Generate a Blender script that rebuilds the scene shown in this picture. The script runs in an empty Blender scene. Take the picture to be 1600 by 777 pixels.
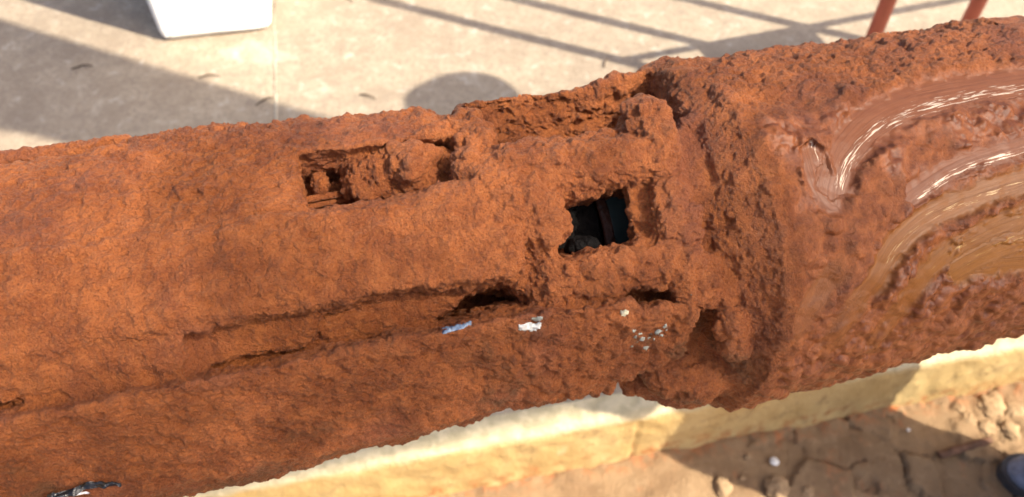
import bpy, bmesh, math, random, time
import numpy as np
from mathutils import Vector, Matrix
import openvdb as vdb
T0 = time.time()
R = math.radians
rng = random.Random(7)

# ------------------------------------------------------------------ camera, world, sun, exposure
PITCH, FPX, CAMZ = 50.0, 1256.0, 1.35
sc = bpy.context.scene
cam = bpy.data.cameras.new('camera')
cam_o = bpy.data.objects.new('camera', cam)
sc.collection.objects.link(cam_o)
cam_o.location = (0, 0, CAMZ)
cam_o.rotation_euler = (R(90 - PITCH), 0, 0)
cam.sensor_width = 36.0
cam.lens = 36.0 * FPX / 1600.0
cam.clip_start, cam.clip_end = 0.02, 500
cam.dof.use_dof = True
cam.dof.focus_distance = 0.385
cam.dof.aperture_fstop = 11.5
sc.camera = cam_o

SUN_EL = 48.0
SH = np.array([0.92, -0.39]); SH = SH / np.linalg.norm(SH)
SUN = np.array([SH[0] * math.cos(R(SUN_EL)), SH[1] * math.cos(R(SUN_EL)), math.sin(R(SUN_EL))])
world = bpy.data.worlds.new('World')
sc.world = world
world.use_nodes = True
wt = world.node_tree
sky = wt.nodes.new('ShaderNodeTexSky')
sky.sky_type = 'NISHITA'
sky.sun_disc = False
sky.sun_elevation = R(SUN_EL)
sky.sun_rotation = math.atan2(SUN[0], SUN[1])
sky.air_density, sky.dust_density, sky.ozone_density = 0.7, 4.0, 0.4
bg = wt.nodes['Background']
bg.inputs['Strength'].default_value = 0.12
wt.links.new(sky.outputs[0], bg.inputs[0])
sun = bpy.data.lights.new('sun', 'SUN')
sun.energy = 4.0
sun.angle = R(0.5)
sun.color = (1.0, 0.92, 0.76)
sun_o = bpy.data.objects.new('sun', sun)
sun_o.rotation_euler = Vector(tuple(SUN)).to_track_quat('Z', 'Y').to_euler()
sc.collection.objects.link(sun_o)
sc.view_settings.view_transform = 'Standard'
sc.view_settings.look = 'None'
sc.view_settings.exposure = 1.38
sc.view_settings.gamma = 1.0
sc.view_settings.use_curve_mapping = False

# ------------------------------------------------------------------ pixel (1600 x 777) -> place helpers
CP = np.array([0, 0, CAMZ])
_F = np.array([0, math.cos(R(PITCH)), -math.sin(R(PITCH))])
_U = np.array([0, math.sin(R(PITCH)), math.cos(R(PITCH))])
_X = np.array([1.0, 0, 0])


def ray(x, y):
    return _X * ((x - 800) / FPX) + _U * (-(y - 388.5) / FPX) + _F


def ground(x, y, z=0.0):
    r = ray(x, y)
    return CP + r * ((z - CAMZ) / r[2])


# ------------------------------------------------------------------ noise
_pr = np.random.RandomState(11)
PERM = np.concatenate([_pr.permutation(256)] * 3).astype(np.int32)
RV = (_pr.rand(256) * 2 - 1).astype(np.float32)
_q, _ = np.linalg.qr(_pr.randn(3, 3))
ROT = _q.astype(np.float32)


def vnoise(p, seed=0):
    i = np.floor(p).astype(np.int32)
    f = (p - i).astype(np.float32)
    f = f * f * f * (f * (f * 6 - 15) + 10)
    x, y, z = (i[:, k] + seed * 37 * (k + 1) & 255 for k in range(3))
    r = 0
    ax = PERM[x], PERM[x + 1]
    for dx in (0, 1):
        wx = f[:, 0] if dx else 1 - f[:, 0]
        by = PERM[ax[dx] + y], PERM[ax[dx] + y + 1]
        for dy in (0, 1):
            wy = f[:, 1] if dy else 1 - f[:, 1]
            a = RV[PERM[by[dy] + z]]
            b = RV[PERM[by[dy] + z + 1]]
            r = r + wx * wy * (a + (b - a) * f[:, 2])
    return r


def fbm(p, scale, octv=3, gain=0.5, seed=0, stretch=None):
    q = p.astype(np.float32) / scale
    if stretch is not None:
        q = q * np.array(stretch, np.float32)
    s, a, n = 0, 1.0, 0
    for k in range(octv):
        q = q @ ROT
        s = s + a * vnoise(q, seed + k)
        n += a
        a *= gain
        q = q * 2.03
    return s / n


def sstep(a, b, x):
    t = np.clip((x - a) / (b - a), 0, 1)
    return t * t * (3 - 2 * t)


# ------------------------------------------------------------------ object helpers
def tag(o, label=None, cat=None, group=None, kind=None):
    if label: o['label'] = label
    if cat: o['category'] = cat
    if group: o['group'] = group
    if kind: o['kind'] = kind
    return o


def link(o, parent=None):
    sc.collection.objects.link(o)
    if parent: o.parent = parent
    return o


def empty(name, loc=(0, 0, 0), rz=0):
    o = bpy.data.objects.new(name, None)
    o.location = loc
    o.rotation_euler = (0, 0, rz)
    o.empty_display_size = 0.05
    return link(o)


def np_mesh(name, V, Q, mat, parent=None, attrs=None, smooth=True):
    V = np.ascontiguousarray(V, np.float32)
    Q = np.ascontiguousarray(Q, np.int32)
    n = Q.shape[1]
    me = bpy.data.meshes.new(name)
    me.vertices.add(len(V)); me.vertices.foreach_set('co', V.ravel())
    me.loops.add(Q.size); me.loops.foreach_set('vertex_index', Q.ravel())
    me.polygons.add(len(Q)); me.polygons.foreach_set('loop_start', np.arange(0, Q.size, n, dtype=np.int32))
    me.polygons.foreach_set('use_smooth', np.full(len(Q), smooth, dtype=bool))
    for k, a in (attrs or {}).items():
        at = me.attributes.new(k, 'FLOAT', 'POINT')
        at.data.foreach_set('value', np.ascontiguousarray(a, np.float32))
    me.update(calc_edges=True)
    me.validate()
    if mat: me.materials.append(mat)
    return link(bpy.data.objects.new(name, me), parent)


def bm_obj(name, bm, mat, parent=None, smooth=False):
    me = bpy.data.meshes.new(name)
    bmesh.ops.recalc_face_normals(bm, faces=bm.faces[:])
    bm.to_mesh(me); bm.free()
    if smooth:
        for p in me.polygons: p.use_smooth = True
    if mat: me.materials.append(mat)
    return link(bpy.data.objects.new(name, me), parent)


def grid_quads(nu, nv):
    i = np.arange(nu * nv).reshape(nu, nv)
    return np.stack([i[:-1, :-1], i[1:, :-1], i[1:, 1:], i[:-1, 1:]], -1).reshape(-1, 4)


def add_box(bm, c, s, bev=0.0, rot=None):
    r = bmesh.ops.create_cube(bm, size=1.0)
    vs = r['verts']
    for v in vs: v.co = Vector((v.co.x * s[0], v.co.y * s[1], v.co.z * s[2]))
    if bev:
        es = list({e for v in vs for e in v.link_edges})
        vs = bmesh.ops.bevel(bm, geom=es, offset=bev, segments=3, affect='EDGES', profile=0.6)['verts']
    for v in vs:
        co = v.co
        if rot: co = rot @ co
        v.co = co + Vector(c)


def add_tube(bm, pts, r, seg=14, cap=True):
    pts = [Vector(p) for p in pts]
    rs = r if isinstance(r, (list, tuple)) else [r] * len(pts)
    rings = []
    ref = None
    for i, p in enumerate(pts):
        d = (pts[min(i + 1, len(pts) - 1)] - pts[max(i - 1, 0)]).normalized()
        if ref is None:
            ref = d.orthogonal().normalized()
        ref = (ref - d * ref.dot(d)).normalized()
        b = d.cross(ref)
        rings.append([bm.verts.new(p + (ref * math.cos(2 * math.pi * k / seg) + b * math.sin(2 * math.pi * k / seg)) * rs[i]) for k in range(seg)])
    for a, b in zip(rings, rings[1:]):
        for k in range(seg):
            bm.faces.new((a[k], a[(k + 1) % seg], b[(k + 1) % seg], b[k]))
    if cap:
        bm.faces.new(rings[0][::-1]); bm.faces.new(rings[-1])


def add_lathe(bm, prof, seg=40, at=(0, 0, 0)):
    rings = []
    for r, z in prof:
        rings.append([bm.verts.new((at[0] + r * math.cos(2 * math.pi * k / seg), at[1] + r * math.sin(2 * math.pi * k / seg), at[2] + z)) for k in range(seg)])
    for a, b in zip(rings, rings[1:]):
        for k in range(seg):
            bm.faces.new((a[k], a[(k + 1) % seg], b[(k + 1) % seg], b[k]))
    bm.faces.new(rings[0][::-1]); bm.faces.new(rings[-1])


# ------------------------------------------------------------------ materials
class NT:
    def __init__(s, name):
        s.m = bpy.data.materials.new(name); s.m.use_nodes = True
        s.t = s.m.node_tree; s.n = s.t.nodes; s.b = s.n['Principled BSDF']
        s.co = s.n.new('ShaderNodeTexCoord').outputs['Object']

    def set(s, sock, v):
        if isinstance(v, bpy.types.NodeSocket): s.t.links.new(v, sock)
        else: sock.default_value = v

    def noise(s, scale, detail=4, rough=0.55, dist=0.0, vec=None, out='Fac'):
        n = s.n.new('ShaderNodeTexNoise')
        n.inputs['Scale'].default_value = scale; n.inputs['Detail'].default_value = detail
        n.inputs['Roughness'].default_value = rough; n.inputs['Distortion'].default_value = dist
        s.t.links.new(vec or s.co, n.inputs['Vector'])
        return n.outputs[out]

    def voro(s, scale, vec=None, feature='F1'):
        n = s.n.new('ShaderNodeTexVoronoi'); n.feature = feature
        n.inputs['Scale'].default_value = scale
        s.t.links.new(vec or s.co, n.inputs['Vector'])
        return n.outputs['Distance']

    def mapv(s, scale=(1, 1, 1), rot=(0, 0, 0)):
        n = s.n.new('ShaderNodeMapping')
        n.inputs['Scale'].default_value = scale; n.inputs['Rotation'].default_value = rot
        s.t.links.new(s.co, n.inputs['Vector'])
        return n.outputs[0]

    def ramp(s, fac, a, b, lo=0.0, hi=1.0):
        n = s.n.new('ShaderNodeMapRange')
        n.interpolation_type = 'SMOOTHSTEP'
        for k, v in (('From Min', a), ('From Max', b), ('To Min', lo), ('To Max', hi)): n.inputs[k].default_value = v
        s.set(n.inputs['Value'], fac)
        return n.outputs[0]

    def mix(s, fac, a, b, mode='MIX'):
        n = s.n.new('ShaderNodeMix'); n.data_type = 'RGBA'; n.blend_type = mode
        s.set(n.inputs[0], fac)
        for k, v in ((6, a), (7, b)):
            s.set(n.inputs[k], (*v, 1) if isinstance(v, tuple) and len(v) == 3 else v)
        return n.outputs[2]

    def math(s, op, a, b=0.0):
        n = s.n.new('ShaderNodeMath'); n.operation = op
        s.set(n.inputs[0], a); s.set(n.inputs[1], b)
        return n.outputs[0]

    def attr(s, name):
        n = s.n.new('ShaderNodeAttribute'); n.attribute_name = name
        return n.outputs['Fac']

    def bump(s, h, dist, strength=1.0, normal=None):
        n = s.n.new('ShaderNodeBump')
        n.inputs['Distance'].default_value = dist
        s.set(n.inputs['Strength'], strength)
        s.set(n.inputs['Height'], h)
        if normal: s.t.links.new(normal, n.inputs['Normal'])
        return n.outputs[0]

    def done(s, color=None, rough=None, normal=None, metal=None, spec=None):
        if color is not None: s.set(s.b.inputs['Base Color'], (*color, 1) if isinstance(color, tuple) else color)
        if rough is not None: s.set(s.b.inputs['Roughness'], rough)
        if normal is not None: s.set(s.b.inputs['Normal'], normal)
        if metal is not None: s.set(s.b.inputs['Metallic'], metal)
        if spec is not None: s.set(s.b.inputs['Specular IOR Level'], spec)
        return s.m


def mat_rust(name='rust'):
    t = NT(name)
    wet, smear, ochre, painted_glint, dark = (t.attr(k) for k in ('wet', 'smear', 'ochre', 'painted_glint', 'stain'))
    n1 = t.noise(38, 6, 0.6)
    n2 = t.noise(150, 5, 0.65)
    n3 = t.noise(420, 4, 0.7)
    n4 = t.noise(17, 3, 0.5)
    n5 = t.noise(900, 3, 0.7)
    c = t.mix(t.ramp(n1, 0.38, 0.62), (0.308, 0.084, 0.0208), (0.463, 0.139, 0.0361))
    c = t.mix(t.ramp(n2, 0.52, 0.72, 0, 0.4), c, (0.567, 0.194, 0.0569))
    c = t.mix(t.ramp(n2, 0.30, 0.46, 0.35, 0), c, (0.185, 0.049, 0.0166))
    c = t.mix(t.ramp(n3, 0.56, 0.72, 0, 0.3), c, (0.659, 0.243, 0.0833))
    c = t.mix(t.ramp(n3, 0.30, 0.44, 0.25, 0), c, (0.176, 0.049, 0.0166))
    c = t.mix(t.ramp(n5, 0.53, 0.64, 0, 0.50), c, (0.500, 0.194, 0.0718))
    c = t.mix(t.ramp(n5, 0.36, 0.46, 0.55, 0), c, (0.105, 0.030, 0.0114))
    c = t.mix(t.math('MULTIPLY', t.ramp(n4, 0.52, 0.66), 0.45), c, (0.216, 0.068, 0.0374))
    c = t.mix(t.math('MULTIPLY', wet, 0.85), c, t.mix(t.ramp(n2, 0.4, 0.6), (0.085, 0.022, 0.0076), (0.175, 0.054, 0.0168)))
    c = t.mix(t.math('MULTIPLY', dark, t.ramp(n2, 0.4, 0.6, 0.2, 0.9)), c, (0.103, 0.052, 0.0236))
    cx = t.n.new('ShaderNodeCombineXYZ')
    t.set(cx.inputs[0], t.math('MULTIPLY', t.attr('across'), 1.0)); t.set(cx.inputs[1], t.math('MULTIPLY', t.attr('along'), 0.018))
    ln = t.noise(0.75, 3, 0.6, 0.15, cx.outputs[0])
    cx2 = t.n.new('ShaderNodeCombineXYZ')
    t.set(cx2.inputs[0], t.math('MULTIPLY', t.attr('across'), 1.0)); t.set(cx2.inputs[1], t.math('MULTIPLY', t.attr('along'), 0.06))
    ln2 = t.noise(1.05, 4, 0.65, 0.2, cx2.outputs[0])
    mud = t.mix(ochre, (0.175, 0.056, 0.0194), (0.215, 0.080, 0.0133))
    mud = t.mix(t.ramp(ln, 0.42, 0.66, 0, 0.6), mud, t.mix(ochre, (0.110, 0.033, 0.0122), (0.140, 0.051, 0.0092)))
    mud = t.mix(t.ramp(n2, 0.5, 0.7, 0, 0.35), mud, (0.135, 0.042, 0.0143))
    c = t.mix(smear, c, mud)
    sk = t.ramp(t.math('ADD', t.math('MULTIPLY', t.math('SUBTRACT', ln2, 0.5), 3.2), t.math('MULTIPLY', painted_glint, 0.62)), 0.60, 0.84)
    sk = t.math('MULTIPLY', sk, t.ramp(painted_glint, 0.05, 0.4))
    c = t.mix(sk, c, t.mix(ochre, (0.600, 0.474, 0.3570), (0.380, 0.237, 0.0765)))  # pale streaks: glints on the wet smears put into the colour
    wetn = t.math('MULTIPLY', wet, t.ramp(t.noise(90, 4, 0.6), 0.38, 0.6, 0.25, 1.0))
    r = t.math('SUBTRACT', t.ramp(n3, 0.35, 0.65, 0.60, 0.40), t.ramp(n5, 0.50, 0.62, 0, 0.26))
    r = t.math('SUBTRACT', r, t.math('MULTIPLY', wetn, 0.24))
    r = t.math('MAXIMUM', r, t.math('ADD', 0.30, t.math('MULTIPLY', wet, 0.08)))
    r = t.mix(smear, r, t.ramp(ln, 0.4, 0.65, 0.40, 0.50))
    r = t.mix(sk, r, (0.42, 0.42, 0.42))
    h = t.math('ADD', t.math('MULTIPLY', t.noise(560, 6, 0.72), 1.0), t.math('MULTIPLY', t.noise(1300, 2, 0.6), 0.5))
    st = t.math('SUBTRACT', 1.0, t.math('MAXIMUM', t.math('MULTIPLY', smear, 0.92), t.math('MULTIPLY', t.ramp(wet, 0.5, 1.0), 0.82)))
    nrm = t.bump(h, 0.0030, t.math('MULTIPLY', st, 1.0))
    nrm = t.bump(ln, 0.0007, t.math('MULTIPLY', smear, 0.6), nrm)
    m = t.done(c, r, nrm, t.math('MULTIPLY', sk, 0.25), t.math('SUBTRACT', 0.5, t.math('MAXIMUM', t.math('MULTIPLY', smear, 0.20), t.math('MULTIPLY', wet, 0.22))))
    return m


def mat_plain(name, col, rough=0.6, metal=0.0, var=0.25, scale=40, bump=0.001, bscale=200, spec=0.5):
    t = NT(name)
    n = t.noise(scale, 5, 0.6)
    c = t.mix(t.ramp(n, 0.3, 0.7), tuple(x * (1 - var) for x in col), tuple(min(1, x * (1 + var * 0.6)) for x in col))
    return t.done(c, rough, t.bump(t.noise(bscale, 4, 0.6), bump), metal, spec)


M_RUST = mat_rust()


def mat_concrete():
    t = NT('worn_concrete')
    n1 = t.noise(2.2, 5, 0.6); n2 = t.noise(14, 6, 0.65); n3 = t.noise(80, 4, 0.7); n4 = t.noise(300, 3, 0.6)
    c = t.mix(t.ramp(n1, 0.35, 0.65), (0.264, 0.203, 0.1438), (0.327, 0.259, 0.1828))
    c = t.mix(t.ramp(n2, 0.42, 0.62, 0, 0.7), c, (0.357, 0.286, 0.2065))
    c = t.mix(t.ramp(n3, 0.47, 0.62, 0, 0.6), c, (0.200, 0.149, 0.1028))
    c = t.mix(t.ramp(n4, 0.6, 0.75, 0, 0.5), c, (0.157, 0.125, 0.0941))
    n6 = t.noise(5, 7, 0.7, 0.6)
    n8 = t.noise(26, 6, 0.75, 0.4)
    c = t.mix(t.ramp(n8, 0.52, 0.62, 0, 0.6), c, (0.226, 0.176, 0.1300))
    c = t.mix(t.ramp(n8, 0.34, 0.44, 0.55, 0), c, (0.499, 0.441, 0.3640))
    c = t.mix(t.ramp(n6, 0.50, 0.66, 0, 0.65), c, (0.232, 0.176, 0.1244))
    c = t.mix(t.ramp(n6, 0.30, 0.42, 0.5, 0), c, (0.496, 0.427, 0.3353))
    h = t.math('ADD', t.math('MULTIPLY', n3, 0.7), t.math('MULTIPLY', n4, 0.4))
    return t.done(c, 0.88, t.bump(h, 0.004, 0.8))


def mat_kerb():
    t = NT('stained_kerb')
    n1 = t.noise(7, 5, 0.6); n2 = t.noise(35, 5, 0.65); n3 = t.noise(160, 4, 0.6)
    foot = t.attr('foot'); top = t.attr('top')
    c = t.mix(t.ramp(n1, 0.35, 0.65), (0.420, 0.274, 0.0998), (0.488, 0.344, 0.1471))
    c = t.mix(t.ramp(n2, 0.56, 0.7, 0, 0.7), c, (0.337, 0.215, 0.0835))
    n7 = t.noise(22, 6, 0.7, 0.8)
    c = t.mix(t.ramp(n7, 0.54, 0.66, 0, 0.75), c, (0.289, 0.188, 0.0811))
    c = t.mix(t.ramp(n7, 0.28, 0.40, 0.5, 0), c, (0.516, 0.441, 0.2493))
    c = t.mix(t.math('MULTIPLY', foot, t.ramp(n2, 0.46, 0.62, 0, 0.7)), c, (0.337, 0.105, 0.0249))
    c = t.mix(top, c, t.mix(t.ramp(n2, 0.4, 0.6), (0.420, 0.344, 0.2032), (0.556, 0.457, 0.2818)))
    c = t.mix(t.ramp(n3, 0.62, 0.75, 0, 0.4), c, (0.211, 0.145, 0.0673))
    return t.done(c, 0.85, t.bump(t.math('ADD', n2, n3), 0.004, 0.8))


def mat_soil():
    t = NT('dry_soil')
    n1 = t.noise(6, 5, 0.6); n2 = t.noise(40, 6, 0.65); n3 = t.noise(200, 4, 0.65)
    red = t.attr('red'); crack = t.attr('crack')
    c = t.mix(t.ramp(n1, 0.35, 0.65), (0.209, 0.124, 0.061), (0.275, 0.175, 0.091))
    c = t.mix(t.ramp(n2, 0.52, 0.68, 0, 0.7), c, (0.329, 0.216, 0.119))
    c = t.mix(t.ramp(n2, 0.28, 0.42, 0.6, 0), c, (0.152, 0.086, 0.043))
    c = t.mix(t.math('MULTIPLY', red, t.ramp(n2, 0.45, 0.62)), c, (0.355, 0.117, 0.036))
    c = t.mix(t.math('MULTIPLY', crack, 0.4), c, (0.106, 0.061, 0.033))
    return t.done(c, 0.92, t.bump(t.math('ADD', n2, t.math('MULTIPLY', n3, 0.6)), 0.006, 0.9))


M_CONC = mat_concrete()
M_KERB = mat_kerb()
M_SOIL = mat_soil()

# ------------------------------------------------------------------ ground: slab, kerb, soil
KANG = R(11.3)
KD = np.array([math.cos(KANG), math.sin(KANG)])          # along the kerb
KN = np.array([-math.sin(KANG), math.cos(KANG)])         # away from the camera, onto the slab
K0 = np.array([0.128, 0.702])                            # a point of the slab edge
STEP = 0.165


def kerb_pt(s, n):
    return K0[0] + KD[0] * s + KN[0] * n, K0[1] + KD[1] * s + KN[1] * n


def along(p):
    d = np.array(p[:2]) - K0
    return float(d @ KD), float(d @ KN)


s_joint = (along(ground(430, 60))[0] + along(ground(430, 200))[0]) / 2


def slab_panel(s0, s1, name):
    # top sheet from the kerb's back (n = 0.05) to 9 m away, fine near the picture
    ss = np.unique(np.concatenate([np.linspace(s0, s1, 12), np.clip(np.arange(-2.2, 2.3, 0.02), s0, s1)]))
    nn = np.unique(np.concatenate([np.arange(0.05, 2.2, 0.02), np.linspace(2.2, 9, 8)]))
    S, N = np.meshgrid(ss, nn, indexing='ij')
    x, y = kerb_pt(S, N)
    P = np.stack([x, y, np.zeros_like(x)], -1).reshape(-1, 3)
    z = 0.004 * fbm(P, 0.5, 3, seed=3) + 0.0012 * fbm(P, 0.05, 2, seed=4)
    edge = np.minimum(S.ravel() - s0, s1 - S.ravel())
    if name: z = z - 0.0015 * np.exp(-edge / 0.012)
    P[:, 2] = z
    return np_mesh('slab_panel', P, grid_quads(len(ss), len(nn))[:, ::-1] if False else grid_quads(len(ss), len(nn)), M_CONC, slab)


slab = tag(empty('concrete_slab', (0, 0, 0)), kind='structure')
slab_panel(-7, s_joint - 0.0015, 'a')
slab_panel(s_joint + 0.0015, 7, 'b')
jj = np.linspace(0.05, 9, 400)
jp = np.zeros((400, 3)); jp[:, 1] = jj
wob = 0.004 * fbm(jp, 0.06, 3, seed=8)
wdt = 0.0035 + 0.007 * np.clip(fbm(jp, 0.09, 3, seed=9), -0.4, 1)
V = []
for sgn in (-1, 0, 1):
    x, y = kerb_pt(s_joint + wob + sgn * wdt, jj)
    V.append(np.stack([x, y, np.full(400, 0.0028 if sgn == 0 else -0.006)], -1))
np_mesh('joint_filler', np.stack(V, 0).reshape(-1, 3), grid_quads(3, 400), mat_plain('pale_mortar', (0.43, 0.37, 0.285), 0.9, scale=30), slab)

# kerb: rounded edge and stained face of the slab
prof = [(0.054, 0.0015)] + [(0.05 - 0.03 * k / 4, 0.0015) for k in range(5)] + [(0.016 - 0.016 * math.sin(a), -0.014 + 0.016 * math.cos(a)) for a in np.linspace(0, math.pi / 2, 7)] + [(-0.001 - 0.006 * k / 26, -0.016 - (STEP + 0.02) * k / 26) for k in range(27)]
prof = np.array(prof)
ss = np.arange(-1.2, 2.0, 0.006)
S, J = np.meshgrid(ss, np.arange(len(prof)), indexing='ij')
n_, z_ = prof[J, 0], prof[J, 1]
x, y = kerb_pt(S, n_)
P = np.stack([x, y, z_], -1).reshape(-1, 3)
d = 0.006 * fbm(P, 0.09, 3, seed=12) + 0.0025 * fbm(P, 0.02, 3, seed=13)
lowz = sstep(-0.01, -0.03, P[:, 2])
sj = along(ground(993, 690, -0.1))[0]
gr = np.exp(-((S.ravel() - sj + 0.004 * fbm(P, 0.03, 2, seed=77)) / 0.003) ** 2)
P[:, :2] -= np.outer(d * lowz - 0.006 * gr * lowz, KN)
P[:, 2] += (0.5 * d) * (1 - lowz) * sstep(0.05, 0.03, n_.ravel())
kerb = np_mesh('kerb', P, grid_quads(len(ss), len(prof)), M_KERB, None,
               {'foot': sstep(-0.10, -0.155, P[:, 2] + 0.03 * fbm(P, 0.05, 3, seed=14)), 'top': sstep(-0.018, -0.004, P[:, 2] + 0.006 * fbm(P, 0.03, 2, seed=15))})
tag(kerb, kind='structure')

# soil below the kerb: one big sheet and a detailed patch laid into it
sxs = np.arange(-0.75, 1.95, 0.0045); sns = np.arange(-0.55, 0.02, 0.0045)
S, N = np.meshgrid(sxs, sns, indexing='ij')
x, y = kerb_pt(S, N)
P = np.stack([x, y, np.zeros_like(x)], -1).reshape(-1, 3)
wp = P + 0.030 * np.stack([fbm(P, 0.05, 4, 0.6, seed=21), fbm(P, 0.05, 4, 0.6, seed=22), np.zeros(len(P))], -1)
rs = np.random.RandomState(5)
seeds = []
for k in range(230):
    seeds.append(kerb_pt(rs.uniform(-0.8, 2.0), rs.uniform(-0.6, 0.05)))
seeds = np.array(seeds)
d1 = np.full(len(P), 9.0); d2 = d1.copy(); idx = np.zeros(len(P), int)
for k, sd in enumerate(seeds):
    dd = np.hypot(wp[:, 0] - sd[0], wp[:, 1] - sd[1])
    m = dd < d1
    d2 = np.where(m, d1, np.minimum(d2, dd)); idx = np.where(m, k, idx); d1 = np.where(m, dd, d1)
plate = rs.rand(len(seeds))
gapw = d2 - d1
cracked = sstep(0.30, 0.42, S.ravel() + 0.08 * fbm(P, 0.1, 2, seed=23)) * (0.35 + 0.65 * (fbm(P, 0.25, 2, seed=26) > -0.15))
crack = np.exp(-(gapw / 0.0040) ** 2) * cracked * sstep(-0.3, 0.05, fbm(P, 0.06, 2, seed=24))
rough = sstep(0.62, 0.95, S.ravel() + 0.1 * fbm(P, 0.12, 2, seed=25))
z = 0.012 * fbm(P, 0.3, 2, seed=27) + cracked * (0.016 * (plate[idx] - 0.5) * sstep(0, 0.012, gapw)) - 0.009 * crack
z += 0.0035 * fbm(P, 0.03, 4, seed=28) + rough * 0.016 * np.abs(fbm(P, 0.035, 4, 0.6, seed=29))
z += 0.012 * sstep(-0.05, 0.0, N.ravel()) * (0.4 + fbm(P, 0.04, 3, seed=30))
P[:, 2] = z - STEP
red = sstep(-0.05, -0.002, N.ravel()) * 0.7 + sstep(0.3, 0.7, fbm(P, 0.05, 3, seed=31)) * 0.5
soil = tag(empty('soil'), kind='structure')
np_mesh('soil_patch', P, grid_quads(len(sxs), len(sns)), M_SOIL, soil, {'red': red, 'crack': crack})
bm = bmesh.new()
q = [(-60, -60), (60, -60), (60, 0.02), (-60, 0.02)]
bm.faces.new([bm.verts.new((*kerb_pt(*c), -STEP - 0.035)) for c in q])
bm_obj('soil_sheet', bm, M_SOIL, soil)

# ------------------------------------------------------------------ the pump: frame along its axis (u), up the picture (v), to the camera (w)
A_ = CP + ray(0, 545) * 0.41
B_ = CP + ray(980, 357) * 0.50
ax = (B_ - A_) / np.linalg.norm(B_ - A_)
ORG = A_ + ax * ((CP - A_) @ ax)
aw = CP - ORG; CAMD = float(np.linalg.norm(aw)); aw = aw / CAMD
av = np.cross(aw, ax)
BAS = np.stack([ax, av, aw], 0)


def pl(x, y, w):
    r = BAS @ ray(x, y)
    o = BAS @ (CP - ORG)
    return o + r * ((w - o[2]) / r[2])


def to_px(L):
    W = L @ BAS + ORG - CP
    d = W @ _F
    return 800 + FPX * (W @ _X) / d, 388.5 - FPX * (W @ _U) / d


RH, RM, OM = 0.0945, 0.1075, -0.0135
HV = 0.00125
LO = np.array([-0.37, -0.130, -0.128]); HI = np.array([0.60, 0.112, 0.122])
DIM = np.ceil((HI - LO) / HV).astype(int)
gu, gv, gw = (LO[k] + HV * np.arange(DIM[k]) for k in range(3))
gu, gv, gw = (g.astype(np.float32) for g in (gu, gv, gw))
U3, V3, W3 = gu[:, None, None], gv[None, :, None], gw[None, None, :]
F = np.full(tuple(DIM), 0.03, np.float32)
TAGS = []          # (part name, function of points)


def box_ix(lo, hi):
    s = []
    for g, a, b in zip((gu, gv, gw), lo, hi):
        i, j = np.searchsorted(g, [a, b]); s.append(slice(max(0, i - 1), min(len(g), j + 1)))
    return tuple(s)


def smin(a, b, k):
    if k <= 0: return np.minimum(a, b)
    h = np.clip(0.5 + 0.5 * (b - a) / k, 0, 1)
    return b + (a - b) * h - k * h * (1 - h)


def apply(fn, lo, hi, k, sub=False):
    ix = box_ix(np.array(lo) - 0.012, np.array(hi) + 0.012)
    d = fn(U3[ix[0]], V3[:, ix[1]], W3[:, :, ix[2]])
    if sub: F[ix] = -smin(-F[ix], d, k)
    else: F[ix] = smin(F[ix], d, k)


def poly2d(px, w, a=gu, b=gv, pts=None):
    pts = np.array([pl(x, y, w)[:2] for x, y in px]) if pts is None else np.array(pts)
    A, B = np.meshgrid(a, b, indexing='ij')
    d = np.full(A.shape, 1e9, np.float64); inside = np.zeros(A.shape, bool)
    n = len(pts)
    for i in range(n):
        p, q = pts[i], pts[(i + 1) % n]
        e = q - p
        t = np.clip(((A - p[0]) * e[0] + (B - p[1]) * e[1]) / (e @ e), 0, 1)
        d = np.minimum(d, (A - p[0] - t * e[0]) ** 2 + (B - p[1] - t * e[1]) ** 2)
        c = ((p[1] > B) != (q[1] > B)) & (A < (q[0] - p[0]) * (B - p[1]) / (q[1] - p[1] + 1e-12) + p[0])
        inside ^= c
    d = np.sqrt(d)
    return np.where(inside, -d, d).astype(np.float32), pts


def prism(px, wref, w0, w1, k=0.004, sub=False, rad=None, rnd=0.0, tagname=None, plane=None):
    """an outline in the picture, pushed along the viewing axis between two depths or two radii"""
    d2, pts = poly2d(px, wref)
    lo = (pts[:, 0].min(), pts[:, 1].min(), w0); hi = (pts[:, 0].max(), pts[:, 1].max(), w1)
    ix = box_ix(np.array(lo) - 0.012, np.array(hi) + 0.012)
    dd = d2[ix[0], ix[1]][:, :, None]
    w = W3[:, :, ix[2]]
    if plane:
        cap = np.maximum(plane[0] * V3[:, ix[1]] + plane[1] * w - plane[2], w0 - w)
    elif rad:
        r = np.sqrt(V3[:, ix[1]] ** 2 + w ** 2)
        cap = (rad - r) if sub else (r - rad)
        cap = np.maximum(cap, w0 - w)
    else:
        cap = np.maximum(w0 - w, w - w1)
    d = -smin(-dd, -cap, 0.004)
    d = d - rnd
    if sub: F[ix] = -smin(-F[ix], d, k)
    else: F[ix] = smin(F[ix], d, k)
    if tagname: TAGS.append((tagname, ix, d))


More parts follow.
